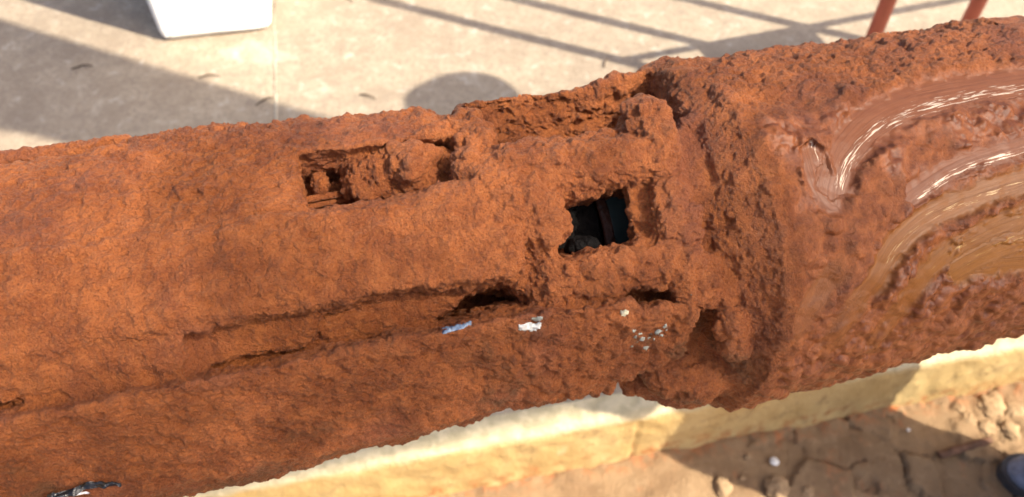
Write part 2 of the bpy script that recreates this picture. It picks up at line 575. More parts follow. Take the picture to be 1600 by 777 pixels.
def capsule(p, q, r1, r2=None, k=0.006, sub=False, tagname=None, sc3=(1, 1, 1)):
    p, q = np.array(p, np.float32), np.array(q, np.float32)
    r2 = r1 if r2 is None else r2
    rr = max(r1, r2)
    lo, hi = np.minimum(p, q) - rr * 1.8, np.maximum(p, q) + rr * 1.8
    ix = box_ix(lo, hi)
    e = q - p
    u, v, w = U3[ix[0]] - p[0], V3[:, ix[1]] - p[1], W3[:, :, ix[2]] - p[2]
    t = np.clip((u * e[0] + v * e[1] + w * e[2]) / max(float(e @ e), 1e-9), 0, 1)
    d = np.sqrt(((u - t * e[0]) * sc3[0]) ** 2 + ((v - t * e[1]) * sc3[1]) ** 2 + ((w - t * e[2]) * sc3[2]) ** 2) - (r1 + (r2 - r1) * t)
    d = d.astype(np.float32)
    if sub: F[ix] = -smin(-F[ix], d, k)
    else: F[ix] = smin(F[ix], d, k)
    if tagname: TAGS.append((tagname, ix, d))


def cap_px(a, b, r1, r2=None, **kw):
    capsule(pl(*a), pl(*b), r1, r2, **kw)


def trough(vw, u0, u1, k=0.003, slant=0.0):
    """a channel along the axis with the cross-section vw"""
    d2, pts = poly2d(None, 0, gv, gw, vw)
    iu = slice(*np.searchsorted(gu, [u0 - 0.012, u1 + 0.012]))
    du = np.maximum(u0 - U3[iu] + slant * V3, U3[iu] - u1 - slant * V3)
    d = -smin(-np.broadcast_to(d2[None], (du.shape[0],) + d2.shape), -np.broadcast_to(du, (du.shape[0],) + d2.shape), 0.004)
    F[iu] = -smin(-F[iu], d.astype(np.float32), k)


def uu(x, y, w): return float(pl(x, y, w)[0])


# --- main bodies
r3 = np.sqrt(V3 ** 2 + W3 ** 2)
u_m = uu(1008, 115, 0.02)                       # left end of the motor
u_c = uu(742, 300, 0.085)                       # left end of the suction cage
sag = 0.0035 * np.exp(-((gu - uu(590, 200, 0.03)) / 0.06) ** 2)
sag = sag + 0.0105 * sstep(u_c - 0.010, u_c + 0.010, gu) - 0.0085 * sstep(uu(1062, 300, 0.085), u_m + 0.014, gu)
F = np.maximum(r3 - (RH - sag)[:, None, None], (LO[0] + 0.02) - U3).astype(np.float32)
F = np.maximum(F, U3 - u_m - 0.02)
# thin strip running along the far side at the left
prism([(-90, 225), (-90, 287), (0, 270), (190, 228), (190, 200)], 0.03, -0.06, 0.1, 0.002, True, rad=0.0815)
cap_px((-90, 262, 0.002), (200, 227, 0.004), 0.0046, 0.0040, k=0.001)
# upper window of the housing and the trough behind the cage ridge
trough([(0.0358, 0.028), (0.054, 0.028), (0.064, 0.055), (0.067, 0.075), (0.067, 0.2), (0.0358, 0.2)], uu(469, 275, 0.085), uu(738, 240, 0.075), 0.002)
prism([(722, 160), (800, 150), (900, 140), (985, 118), (1045, 90), (1045, 120), (960, 150), (850, 168), (745, 188)], 0.03, -0.02, 0.06, 0.004, rad=0.0955)
trough([(0.0490, 0.008), (0.056, 0.006), (0.080, 0.029), (0.0935, 0.040), (0.098, 0.2), (0.0495, 0.2)], uu(748, 200, 0.06), uu(1052, 170, 0.05), 0.003)
# far wall of the trough stands a little higher
# groove between housing plate and cable guard
prism([(292, 520), (425, 498), (520, 478), (615, 458), (700, 447), (800, 440), (830, 474), (760, 492), (690, 506), (600, 518), (590, 526), (490, 549), (380, 569), (300, 582)], 0.078, 0.02, 0.1, 0.005, True, rad=0.0830)
prism([(500, 486), (615, 462), (700, 450), (800, 443), (828, 474), (760, 492), (690, 506), (600, 518), (590, 524), (480, 548)], 0.078, 0.02, 0.1, 0.004, True, rad=0.0750)
prism([(-40, 632), (40, 615), (66, 612), (62, 628), (0, 642), (-40, 650)], 0.06, 0.02, 0.1, 0.002, True, rad=0.086)
prism([(676, 509), (728, 458), (760, 447), (800, 446), (829, 473), (770, 490), (720, 503)], 0.075, 0.03, 0.1, 0.003, True)
prism([(-160, 404), (170, 374), (345, 346), (475, 334), (600, 317), (700, 289), (770, 279), (800, 310), (812, 430), (700, 444), (615, 453), (520, 471), (425, 491), (292, 511), (100, 545), (-160, 592)], 0.086, 0.02, 0.1, 0.003, rad=0.0978)
# cable guard
GUARD = [(-120, 690), (0, 645), (120, 622), (300, 584), (380, 570), (490, 550), (592, 527), (604, 518), (690, 508), (760, 494), (830, 484), (960, 468), (1045, 480), (1088, 486), (1086, 520), (1078, 560), (1010, 588), (975, 612), (800, 655), (640, 690), (500, 722), (380, 745), (200, 790), (-120, 850)]
prism(GUARD, 0.070, -0.01, 0.12, 0.003, plane=(-0.707, 0.707, 0.0972), tagname='cable_guard')
for (a, b) in (((335, 576), (380, 568)), ((380, 568), (490, 547)), ((490, 547), (592, 524)), ((600, 516), (690, 505)), ((830, 480), (955, 466))):
    cap_px((*a, 0.080), (*b, 0.080), 0.0026, sub=True, k=0.002)
    cap_px((*a, 0.074), (*b, 0.074), 0.0030, sub=True, k=0.002)
# motor
rm = np.sqrt((V3 - OM) ** 2 + W3 ** 2)
mot = np.maximum(rm - (RM + 0.0 * gu)[:, None, None], u_m - U3 + 0.0 * rm)
mot = np.maximum(mot, ((rm - RM) * 0.9 + u_m - U3) * 0.74 + 0.010)
mot = np.maximum(mot, U3 - HI[0] + 0.02)
F = smin(F, mot.astype(np.float32), 0.016)
del rm, r3
# neck of the cage before the motor: smooth recess at the top, deep gap at the bottom
prism([(1056, 205), (1098, 195), (1104, 285), (1062, 290)], 0.08, 0.0, 0.12, 0.006, True, rad=0.086)
prism([(1086, 486), (1102, 474), (1112, 492), (1110, 520), (1104, 544), (1086, 544)], 0.08, 0.035, 0.12, 0.004, True)
prism([(1046, 448), (1104, 440), (1110, 478), (1050, 488)], 0.08, 0.05, 0.1, 0.003, rad=0.0975)
cap_px((1140, 505, 0.078), (1150, 545, 0.070), 0.009, 0.0075, k=0.004)
cap_px((1126, 430, 0.078), (1124, 455, 0.078), 0.008, 0.009, k=0.005)
# knobbly crust of the cage
cap_px((1010, 188, 0.074), (1024, 250, 0.078), 0.0125, 0.014, k=0.005)
cap_px((992, 205, 0.066), (1004, 245, 0.070), 0.010, 0.011, k=0.005)
cap_px((800, 268, 0.079), (985, 254, 0.079), 0.0150, 0.0130, k=0.006)
cap_px((870, 238, 0.068), (960, 226, 0.066), 0.009, 0.008, k=0.006)
cap_px((824, 318, 0.083), (850, 352, 0.086), 0.0155, 0.0140, k=0.006)
cap_px((838, 372, 0.080), (850, 385, 0.080), 0.010, 0.010, k=0.008)
cap_px((1042, 316, 0.082), (1050, 354, 0.086), 0.0130, 0.0150, k=0.006)
cap_px((890, 420, 0.084), (1062, 408, 0.084), 0.0115, 0.0130, k=0.006)
cap_px((860, 446, 0.080), (940, 444, 0.080), 0.011, 0.011, k=0.008)
cap_px((1000, 590, 0.0), (1075, 594, 0.005), 0.012, 0.016, k=0.008)
cap_px((1040, 580, 0.03), (1090, 590, 0.03), 0.013, 0.015, k=0.008)
cap_px((1060, 430, 0.080), (1095, 425, 0.082), 0.009, 0.009, k=0.008)
cap_px((735, 262, 0.076), (762, 290, 0.082), 0.010, 0.011, k=0.008)
cap_px((730, 205, 0.045), (745, 235, 0.064), 0.010, 0.010, k=0.008)
# window and pocket
prism([(874, 326), (890, 314), (955, 299), (984, 291), (988, 330), (993, 372), (980, 380), (950, 379), (905, 398), (882, 404), (866, 393), (884, 376), (897, 352), (892, 332)], 0.086, 0.012, 0.12, 0.003, True)
prism([(880, 322), (890, 314), (955, 299), (1010, 288), (1075, 300), (1070, 380), (1000, 392), (905, 402), (880, 395)], 0.066, 0.012, 0.074, 0.002, True)
prism([(955, 463), (985, 456), (1030, 451), (1046, 456), (1042, 470), (1012, 474), (988, 486), (968, 476)], 0.082, 0.069, 0.12, 0.002, True)
# lumps in the upper window
cap_px((578, 282, 0.046), (606, 276, 0.050), 0.0150, 0.0150, k=0.003, tagname='rust_nodule')
cap_px((640, 262, 0.061), (656, 284, 0.058), 0.0125, 0.0110, k=0.0015, tagname='rust_nodule')
cap_px((563, 318, 0.036), (600, 322, 0.036), 0.0085, 0.0075, k=0.003, tagname='rust_nodule')
cap_px((681, 276, 0.050), (692, 280, 0.052), 0.0075, 0.0075, k=0.001, tagname='nut')
cap_px((704, 266, 0.056), (712, 280, 0.058), 0.007, 0.0065, k=0.001, tagname='nut')
cap_px((500, 284, 0.040), (503, 290, 0.040), 0.0055, 0.005, k=0.001, tagname='bolt_head')
cap_px((482, 300, 0.034), (524, 296, 0.034), 0.0042, 0.0042, k=0.003)
# rim lumps on the motor
cap_px((1046, 118, 0.03), (1075, 150, 0.055), 0.010, 0.011, k=0.008)
cap_px((1290, 262, 0.094), (1296, 258, 0.095), 0.0042, 0.0035, k=0.002)
cap_px((1310, 375, 0.094), (1342, 345, 0.094), 0.005, 0.004, k=0.005)

print('sdf', round(time.time() - T0, 1))
g = vdb.FloatGrid(1.0)
g.copyFromArray(np.ascontiguousarray(F))
Pv, Qv = g.convertToQuads(isovalue=0.0)
Pv = Pv.astype(np.float32) * HV + LO.astype(np.float32)
Qv = Qv.astype(np.int64)
print('quads', len(Qv), round(time.time() - T0, 1))


def vnormals(V, Q):
    a, b, c, d = (V[Q[:, k]] for k in range(4))
    n = np.cross(c - a, d - b)
    out = np.stack([sum(np.bincount(Q[:, j], n[:, k], len(V)) for j in range(4)) for k in range(3)], -1)
    return (out / (np.linalg.norm(out, axis=1, keepdims=True) + 1e-12)).astype(np.float32)


def sample_tag(cent, ix, d):
    """value of one tagged shape at the face centres (far away -> large)"""
    i = np.round((cent - LO) / HV).astype(int)
    o = np.array([s.start or 0 for s in ix]); i = i - o
    shp = np.array(d.shape)
    ok = np.all((i >= 0) & (i < shp), axis=1)
    r = np.full(len(cent), 1.0, np.float32)
    j = i[ok]
    r[ok] = d[j[:, 0], j[:, 1], j[:, 2]]
    return r


N0 = vnormals(Pv, Qv)
cq = Pv[Qv].mean(1)
if np.median(((N0 * np.stack([0 * Pv[:, 0], Pv[:, 1], Pv[:, 2]], -1)).sum(1))) < 0:
    Qv = Qv[:, ::-1]; N0 = -N0
# which part each face belongs to
NAMES = ['pump_housing', 'suction_cage', 'motor_casing', 'cable_guard', 'rust_nodule', 'nut', 'bolt_head']
lab = np.zeros(len(Qv), int)
wobu = 0.004 * fbm(cq, 0.02, 2, seed=50)
lab[cq[:, 0] > u_c + wobu] = 1
rmq = np.hypot(cq[:, 1] - OM, cq[:, 2])
lab[(cq[:, 0] > u_m + 0.001) & (rmq > RM - 0.035) | (cq[:, 0] > u_m + 0.02)] = 2
part_ids = {}
nod = []
for name, ix, d in TAGS:
    m = sample_tag(cq, ix, d) < 0.0016
    if name == 'cable_guard': lab[m & (lab != 2)] = 3
    else:
        NAMES.append(name); lab[m] = len(NAMES) - 1
# lumps at two scales on the coarse mesh
nodm = np.zeros(len(Pv)); nodm[np.unique(Qv[lab >= 7])] = 1.0
cagey = sstep(u_c - 0.03, u_c + 0.02, Pv[:, 0]) * (1 - sstep(u_m - 0.004, u_m + 0.022, Pv[:, 0]))
motory = sstep(u_m + 0.0, u_m + 0.02, Pv[:, 0])
left = 1 - sstep(uu(420, 400, 0.09), uu(520, 400, 0.09), Pv[:, 0])
n_a = fbm(Pv, 0.030, 2, seed=60)
n_b = fbm(Pv, 0.011, 2, seed=61)
amp_a = 0.0023 + 0.0010 * cagey + 0.0016 * motory
amp_b = 0.0016 + 0.0010 * cagey + 0.0005 * motory


# --- fingers dragged through the wet rust on the motor
def spline(px, w=0.094, n=14):
    P = np.array([pl(x, y, w)[:2] for x, y in px])
    P = np.concatenate([[2 * P[0] - P[1]], P, [2 * P[-1] - P[-2]]])
    o = []
    for i in range(1, len(P) - 2):
        for t in np.linspace(0, 1, n, endpoint=False):
            a, b, c, d = P[i - 1], P[i], P[i + 1], P[i + 2]
            o.append(0.5 * (2 * b + (c - a) * t + (2 * a - 5 * b + 4 * c - d) * t * t + (3 * b - a - 3 * c + d) * t ** 3))
    o.append(P[-2])
    return np.array(o)


#        centre line, half width (m), depth, ochre, streak strength, streak centre offset, taper at start
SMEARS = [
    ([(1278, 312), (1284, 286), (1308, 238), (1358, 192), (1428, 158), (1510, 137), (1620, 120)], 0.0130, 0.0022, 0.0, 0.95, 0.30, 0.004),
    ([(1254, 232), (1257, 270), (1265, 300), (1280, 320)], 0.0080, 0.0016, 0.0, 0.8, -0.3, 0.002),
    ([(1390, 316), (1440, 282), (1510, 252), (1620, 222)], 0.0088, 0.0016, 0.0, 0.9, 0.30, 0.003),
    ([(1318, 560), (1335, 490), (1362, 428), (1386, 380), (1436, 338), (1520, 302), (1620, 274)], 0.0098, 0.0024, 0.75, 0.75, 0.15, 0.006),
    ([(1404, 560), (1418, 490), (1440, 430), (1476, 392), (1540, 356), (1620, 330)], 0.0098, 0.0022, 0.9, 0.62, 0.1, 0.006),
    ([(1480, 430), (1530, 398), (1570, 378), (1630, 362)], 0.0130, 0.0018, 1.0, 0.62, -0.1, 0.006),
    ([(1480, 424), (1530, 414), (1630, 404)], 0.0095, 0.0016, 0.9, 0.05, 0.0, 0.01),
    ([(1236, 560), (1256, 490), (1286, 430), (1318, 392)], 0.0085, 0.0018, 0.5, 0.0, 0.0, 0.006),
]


def smear_fields(V):
    n = len(V)
    smear = np.zeros(n); ochre = np.zeros(n); painted_glint = np.zeros(n); disp = np.zeros(n); across = np.zeros(n); along_ = np.zeros(n)
    cand = np.where((V[:, 0] > uu(1190, 300, 0.09)) & (V[:, 2] > 0.02))[0]
    if not len(cand): return smear, ochre, painted_glint, disp, across, along_
    P = V[cand]
    P3 = np.concatenate([P[:, :2], np.zeros((len(P), 1))], 1)
    wobx = 0.0008 * fbm(P3, 0.014, 2, seed=70)
    edge, edge2, edge3 = fbm(P3, 0.006, 3, seed=72), fbm(P3, 0.011, 2, seed=73), fbm(P3, 0.004, 3, seed=74)
    for k, (px, hw, dep, oc, stk, off, taper) in enumerate(SMEARS):
        L = spline(px)
        best = np.full(len(P), 9.0); cross = np.zeros(len(P)); alen = np.zeros(len(P)); acc = 0.0
        for a, b in zip(L, L[1:]):
            e = b - a; le = np.hypot(*e)
            t = np.clip(((P[:, :2] - a) @ e) / (le * le), 0, 1)
            q = P[:, :2] - a - t[:, None] * e
            d = np.hypot(q[:, 0], q[:, 1]); m = d < best
            best[m] = d[m]
            cr = (e[0] * q[:, 1] - e[1] * q[:, 0]) / le
            cross[m] = (np.sign(cr) * d)[m]; alen[m] = (acc + t * le)[m]
            acc += le
        c = (cross + wobx) / hw
        hwf = np.sqrt(np.clip(alen / (taper + 1e-6), 0.0, 1.0)) * 0.75 + 0.25
        fin = 1.0 if k not in (3, 4, 7) else 0.25 + 0.75 * sstep(0.0, 0.06, alen)
        if k == 7: fin = fin * (1 - sstep(acc - 0.035, acc, alen))
        ac = np.abs(c) / hwf + 0.30 * edge
        prof = (1 - sstep(0.60, 1.12, ac)) * fin
        lip = np.exp(-((ac - 1.22) / 0.26) ** 2) * fin * sstep(-0.25, 0.35, edge2)
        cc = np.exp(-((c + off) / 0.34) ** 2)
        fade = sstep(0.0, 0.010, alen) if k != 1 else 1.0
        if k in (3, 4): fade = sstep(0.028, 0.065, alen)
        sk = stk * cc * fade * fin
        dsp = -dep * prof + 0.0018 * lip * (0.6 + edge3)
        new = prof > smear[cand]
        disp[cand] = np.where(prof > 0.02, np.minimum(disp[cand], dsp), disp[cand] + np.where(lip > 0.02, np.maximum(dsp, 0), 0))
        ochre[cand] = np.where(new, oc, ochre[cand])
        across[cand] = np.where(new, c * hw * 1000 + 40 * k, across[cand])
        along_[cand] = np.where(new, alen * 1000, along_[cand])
        painted_glint[cand] = np.where(new, sk, painted_glint[cand])
        smear[cand] = np.maximum(smear[cand], prof)
    return smear, ochre, painted_glint, disp, across, along_


def refine(V, Q):
    """split every quad in four"""
    E = np.concatenate([Q[:, [0, 1]], Q[:, [1, 2]], Q[:, [2, 3]], Q[:, [3, 0]]])
    key = np.minimum(E[:, 0], E[:, 1]) * np.int64(len(V)) + np.maximum(E[:, 0], E[:, 1])
    uq, inv = np.unique(key, return_inverse=True)
    ev = 0.5 * (V[uq // len(V)] + V[uq % len(V)])
    fc = V[Q].mean(1)
    ne = len(V); nf = ne + len(uq); m = len(Q)
    e = [inv[k * m:(k + 1) * m] + ne for k in range(4)]
    f = np.arange(m) + nf
    Q2 = np.concatenate([np.stack([Q[:, 0], e[0], f, e[3]], -1), np.stack([e[0], Q[:, 1], e[1], f], -1), np.stack([f, e[1], Q[:, 2], e[2]], -1), np.stack([e[3], f, e[2], Q[:, 3]], -1)])
    return np.concatenate([V, ev, fc]), Q2


def compact(V, Q):
    used = np.unique(Q); mp = np.full(len(V), -1, np.int64); mp[used] = np.arange(len(used))
    return V[used], mp[Q], used


D0 = (amp_a * n_a + (amp_b + 0.0022 * nodm) * (np.abs(n_b) * 2 - 0.4)) * (1 - 0.85 * smear_fields(Pv)[0])
D0 = D0 * (1 - 0.55 * np.exp(-((Pv[:, 0] - u_m - 0.002) / 0.013) ** 2))
front = cq[:, 2] > -0.022
VD = np.concatenate([Pv + N0 * D0[:, None].astype(np.float32), Pv, N0], 1)     # displaced, rest position, normal
uvis = (cq[:, 0] > uu(-60, 500, 0.08)) & (cq[:, 0] < uu(1690, 300, 0.08))
fine = front & uvis
Vf, Qf, _ = compact(VD, Qv[fine])
Vf, Qf = refine(Vf, Qf)
labf = np.tile(lab[fine], 4)
rest = Vf[:, 3:6]
n2 = vnormals(Vf[:, :3].astype(np.float32), Qf)
print('fine', len(Vf), len(Qf), round(time.time() - T0, 1))
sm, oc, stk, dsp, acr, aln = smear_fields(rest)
flat = np.clip(sm, 0, 1)
cag = sstep(u_c - 0.03, u_c + 0.02, rest[:, 0]) * (1 - sstep(u_m - 0.002, u_m + 0.025, rest[:, 0]))
mo = sstep(u_m, u_m + 0.03, rest[:, 0])
topm = sstep(0.035, 0.06, rest[:, 1])
f1 = fbm(rest, 0.0058, 3, 0.6, seed=80)
f2 = fbm(rest, 0.0027, 2, 0.6, seed=84)
f3 = fbm(rest, 0.0015, 1, 0.6, seed=86)
rid = 1 - np.abs(fbm(rest, 0.0048, 3, 0.5, seed=88, stretch=(0.7, 1.3, 1))) * 2.4
flake = np.clip(rid, 0, 1) ** 2
topleft = np.exp(-((rest[:, 0] - uu(300, 290, 0.07)) / 0.055) ** 2) * sstep(0.03, 0.06, rest[:, 1])
swept = mo * sstep(uu(1200, 300, 0.09), uu(1290, 300, 0.09), rest[:, 0]) * (1 - sstep(0.045, 0.065, rest[:, 1])) * sstep(-0.075, -0.05, rest[:, 1])
motw = mo * (1 - topm)
long_ = fbm(rest, 0.016, 3, 0.5, seed=89, stretch=(0.28, 1.5, 1.0)) * (1 - mo) * (1 - cag)
amp = 0.0016 + 0.0008 * cag + 0.0008 * mo
f1s = fbm(rest, 0.0085, 2, 0.42, seed=81)
fine_d = amp * (f1 * (1 - 0.85 * motw) + 1.1 * f1s * motw) + 0.00085 * f2 * (1 - 0.65 * motw) + 0.00060 * f3 * (1 - 0.85 * motw) + (0.0000 + 0.0014 * topleft) * (flake - 0.4) * (1 - 0.7 * motw) + 0.0016 * long_
ter = fbm(rest, 0.010, 3, 0.55, seed=92)
fine_d += (0.0003 + 0.0012 * topleft + 0.0002 * mo) * (sstep(0.05, 0.14, ter) - 0.5)
smoothspot = (np.exp(-(((rest[:, 0] - uu(1078, 245, 0.08)) / 0.009) ** 2 + ((rest[:, 1] - pl(1078, 245, 0.08)[1]) / 0.013) ** 2)))
calm = np.clip(np.maximum(flat * 0.93, smoothspot * 0.6), 0, 1)
smooth_r = mo * sstep(uu(1180, 300, 0.09), uu(1330, 300, 0.09), rest[:, 0]) * (1 - topm) * sstep(-0.055, -0.03, rest[:, 1])
disp_f = fine_d * (1 - calm) * (1 - 0.35 * swept) * (1 - 0.4 * np.exp(-((rest[:, 0] - u_m - 0.002) / 0.013) ** 2)) + dsp
Xf = Vf[:, :3] + n2 * disp_f[:, None]
# wet areas, darker lower side, stained areas
wet = mo * (0.75 + 0.25 * sstep(-0.2, 0.3, fbm(rest, 0.03, 2, seed=95))) * (1 - topm * 0.85)
wet = np.maximum(wet, 0.45 * sstep(0.0, 0.4, fbm(rest, 0.045, 3, seed=96)) + 0.0)
wet = np.maximum(wet, 0.55 * sstep(-0.01, -0.05, rest[:, 1]) * sstep(-0.3, 0.2, fbm(rest, 0.03, 3, seed=98)))  # darkens the lower side in patches
wet = np.clip(wet, 0, 1)
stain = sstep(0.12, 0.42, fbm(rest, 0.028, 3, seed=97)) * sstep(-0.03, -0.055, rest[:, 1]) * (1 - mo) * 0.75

Vb, Qb, ub = compact(VD, Qv[~fine | ((cq[:, 2] < -0.012) & ~fine)])
labb = lab[~fine]
att_f = dict(wet=wet, smear=np.clip(sm, 0, 1), ochre=oc, painted_glint=np.clip(stk, 0, 1), stain=stain, across=acr, along=aln)

pump = bpy.data.objects.new('pump', None)
pump.empty_display_size = 0.1
MW = Matrix([[*BAS[:, i], ORG[i]] for i in range(3)] + [[0, 0, 0, 1]])
pump.matrix_world = MW
link(pump)
tag(pump, 'thick rust-crusted submersible pump lying diagonally across the picture, wet finger smears on its right end', 'pump')
for k, name in enumerate(NAMES):
    mf, mb = labf == k, labb == k
    if not (mf.any() or mb.any()): continue
    Vs, Qs, At, off = [], [], {a: [] for a in att_f}, 0
    if mf.any():
        v, q, used = compact(Xf, Qf[mf]); Vs.append(v); Qs.append(q); off = len(v)
        for a in At: At[a].append(att_f[a][used])
    if mb.any():
        v, q, used = compact(Vb[:, :3], Qb[mb]); Vs.append(v); Qs.append(q + off)
        for a in At: At[a].append(np.zeros(len(v)))
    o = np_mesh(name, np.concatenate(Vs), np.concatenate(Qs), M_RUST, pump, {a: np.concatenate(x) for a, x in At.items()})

# ------------------------------------------------------------------ what shows inside the openings
def loc(x, y, w): return Vector(tuple(float(c) for c in pl(x, y, w)))


M_RUBBER = mat_plain('black_rubber', (0.005, 0.0035, 0.003), 0.75, 0, 0.4, 120, 0.004, 240, 0.2)
M_SHAFT = mat_plain('dark_green_steel', (0.075, 0.105, 0.090), 0.30, 0.0, 0.2, 30, 0.0002, 60)
M_RING = mat_plain('brown_ring', (0.075, 0.026, 0.013), 0.5, 0, 0.4, 150, 0.002)
M_CHIPW = mat_plain('white_paint', (0.52, 0.53, 0.51), 0.5, 0, 0.12, 300, 0.0006, 500)
M_CHIPB = mat_plain('blue_grey_paint', (0.20, 0.26, 0.35), 0.45, 0, 0.25, 400, 0.0006, 500)
M_CHIPG = mat_plain('grey_paint', (0.30, 0.31, 0.27), 0.5, 0, 0.25, 400, 0.0006, 500)
M_CHIPC = mat_plain('cream_paint', (0.62, 0.58, 0.40), 0.5, 0, 0.15, 300, 0.0006, 500)


def ring_part(name, u0, u1, r, mat, lump=0.0, rnd=0.0015, n=20, seed=0, parent=None):
    us = np.concatenate([[u0, u0 + rnd * 0.3, u0 + rnd], np.linspace(u0 + rnd, u1 - rnd, n)[1:-1], [u1 - rnd, u1 - rnd * 0.3, u1]])
    rr = np.full(len(us), r); rr[0] -= rnd; rr[1] -= rnd * 0.3; rr[-1] -= rnd; rr[-2] -= rnd * 0.3
    th = np.linspace(0, 2 * np.pi, 121)
    Ug, Tg = np.meshgrid(us, th, indexing='ij')
    Rg = np.repeat(rr[:, None], 121, 1)
    P = np.stack([Ug, Rg * np.cos(Tg), Rg * np.sin(Tg)], -1).reshape(-1, 3)
    if lump:
        dd = lump * (fbm(P, 0.006, 3, seed=seed) + 0.6 * np.abs(fbm(P, 0.0025, 2, seed=seed + 5)))
        P[:, 1:] *= (1 + dd / r)[:, None]
    return np_mesh(name, P, grid_quads(len(us), 121), mat, parent or pump)


wu = [uu(x, 345, 0.045) for x in (840, 934, 940, 952, 956, 992, 997, 1040)]
ring_part('rubber_sleeve', wu[0], wu[1], 0.0475, M_RUBBER, 0.0016, n=60, seed=130)
ring_part('ring', wu[1] + 0.0005, wu[3], 0.0500, M_RING, 0.0006, seed=133)
ring_part('shaft', wu[3], wu[7], 0.0455, M_SHAFT)
ring_part('ring', wu[5], wu[6], 0.0468, M_RUBBER, 0.0002, seed=135)
# the black lump of sealant that hangs out of the lower left corner of the window
bm = bmesh.new()
bmesh.ops.create_icosphere(bm, subdivisions=5, radius=1.0)
a, b = loc(882, 392, 0.078), loc(935, 382, 0.060)
V_ = np.array([v.co[:] for v in bm.verts])
P_ = V_ * np.array([0.0088, 0.0058, 0.008])
mid = np.array((a + b) / 2)
ang = math.atan2(b.y - a.y, b.x - a.x)
rot = np.array([[math.cos(ang), -math.sin(ang), 0], [math.sin(ang), math.cos(ang), 0], [0, 0, 1]])
P_ = P_ @ rot.T + mid
P_ += V_ * (0.0012 * fbm(P_, 0.003, 3, seed=140) + 0.0012 * np.abs(fbm(P_, 0.006, 2, seed=143)))[:, None]
for v, p in zip(bm.verts, P_): v.co = p
bm_obj('sealant_lump', bm, M_RUBBER, pump, True)
# flat bars along the floor of the upper window
for (x0, y0, x1, y1, w_, hh) in ((464, 315, 552, 300, 0.043, 0.0036), (464, 327, 556, 309, 0.040, 0.0030)):
    a, b = loc(x0, y0, w_), loc(x1, y1, w_)
    n = 40
    P = []
    for k in range(n):
        c = np.array(a.lerp(b, k / (n - 1)))
        for q in range(9):
            t = 2 * math.pi * q / 8
            P.append(c + np.array([0, hh / 2 * np.sign(math.cos(t)) * abs(math.cos(t)) ** 0.5, 0.0022 * np.sign(math.sin(t)) * abs(math.sin(t)) ** 0.5]))
    P = np.array(P)
    P[:, 1:] += 0.0006 * np.stack([fbm(P, 0.006, 3, seed=150), fbm(P, 0.005, 3, seed=151)], -1)
    np_mesh('flat_bar', P, grid_quads(n, 9), M_RUST, pump)


def surface_chip(name, outline, mat, lift=0.00025, thick=0.0005, names=('cable_guard', 'suction_cage')):
    # a flake of paint: the crust's own faces inside the outline, lifted off and given thickness
    xp, yp = to_px(Xf)
    m = np.zeros(len(Xf), bool)
    for poly in outline:
        ins = np.zeros(len(Xf), bool)
        for i in range(len(poly)):
            (xa, ya), (xb, yb) = poly[i], poly[(i + 1) % len(poly)]
            if ya == yb: continue
            ins ^= ((ya > yp) != (yb > yp)) & (xp < (xb - xa) * (yp - ya) / (yb - ya) + xa)
        m |= ins
    m &= (rest[:, 2] > 0.03) & (n2[:, 2] > 0.05)
    fm = m[Qf].sum(1) >= 3
    if not fm.any(): return None
    sm_ = Vf[:, :3] + n2 * (disp_f * 0.35)[:, None]
    v, q, used = compact(np.maximum(0, 1) * sm_, Qf[fm])
    lifted = v + n2[used] * (lift + 0.65 * disp_f[used])[:, None]
    below = v - n2[used] * 0.001
    e = np.concatenate([q[:, [0, 1]], q[:, [1, 2]], q[:, [2, 3]], q[:, [3, 0]]])
    key = np.sort(e, 1); key = key[:, 0] * len(v) + key[:, 1]
    _, inv, cnt = np.unique(key, return_inverse=True, return_counts=True)
    be = e[cnt[inv] == 1]
    side = np.stack([be[:, 1], be[:, 0], be[:, 0] + len(v), be[:, 1] + len(v)], -1)
    return np_mesh(name, np.concatenate([lifted, below]), np.concatenate([q, side]), mat, pump)


def jag(poly, amp, seed, n=5):
    r_ = random.Random(seed); o = []
    for i in range(len(poly)):
        (xa, ya), (xb, yb) = poly[i], poly[(i + 1) % len(poly)]
        for k in range(n):
            o.append((xa + (xb - xa) * k / n + r_.uniform(-amp, amp), ya + (yb - ya) * k / n + r_.uniform(-amp, amp)))
    return o


c_ = surface_chip('paint_chip', [jag([(689, 513), (720, 507), (737, 501), (738, 507), (722, 515), (690, 523)], 1.0, 1)], M_CHIPB)
if c_: c_['label'] = 'blue grey flake of old paint'
c_ = surface_chip('paint_chip', [jag([(808, 509), (826, 504), (847, 504), (846, 512), (832, 517), (812, 516)], 1.8, 2)], M_CHIPW)
if c_: c_['label'] = 'white flake of old paint'
c_ = surface_chip('paint_chip', [jag([(826, 498), (846, 494), (852, 499), (838, 502)], 1.5, 3)], M_CHIPG)
if c_: c_['label'] = 'small grey flake of old paint'
c_ = surface_chip('paint_chip', [jag([(969, 486), (980, 483), (983, 488), (976, 495), (970, 493)], 0.8, 4)], M_CHIPC)
if c_: c_['label'] = 'cream flake of old paint'
rr_ = random.Random(9)
polys = []
for k, (x, y, r_) in enumerate([(990, 517, 4), (992, 527, 4), (1000, 522, 3), (1003, 530, 5), (1008, 543, 5), (1014, 528, 3), (1028, 518, 6), (1038, 510, 4), (1042, 516, 3), (1034, 524, 4), (988, 541, 2.5), (1010, 545, 3), (1021, 531, 2.5), (1040, 507, 3), (1064, 452, 2.6), (1071, 462, 2.2), (1079, 460, 2), (996, 535, 2), (1017, 521, 2.4), (1024, 540, 2)]):
    polys.append(jag([(x - r_, y + 1), (x - r_ * 0.2, y - r_ * 0.55), (x + r_, y - r_ * 0.6), (x + r_ * 0.7, y + r_ * 0.4), (x - r_ * 0.3, y + r_ * 0.7)], 1.0, 20 + k, 3))
c_ = surface_chip('paint_specks', polys, M_CHIPG)
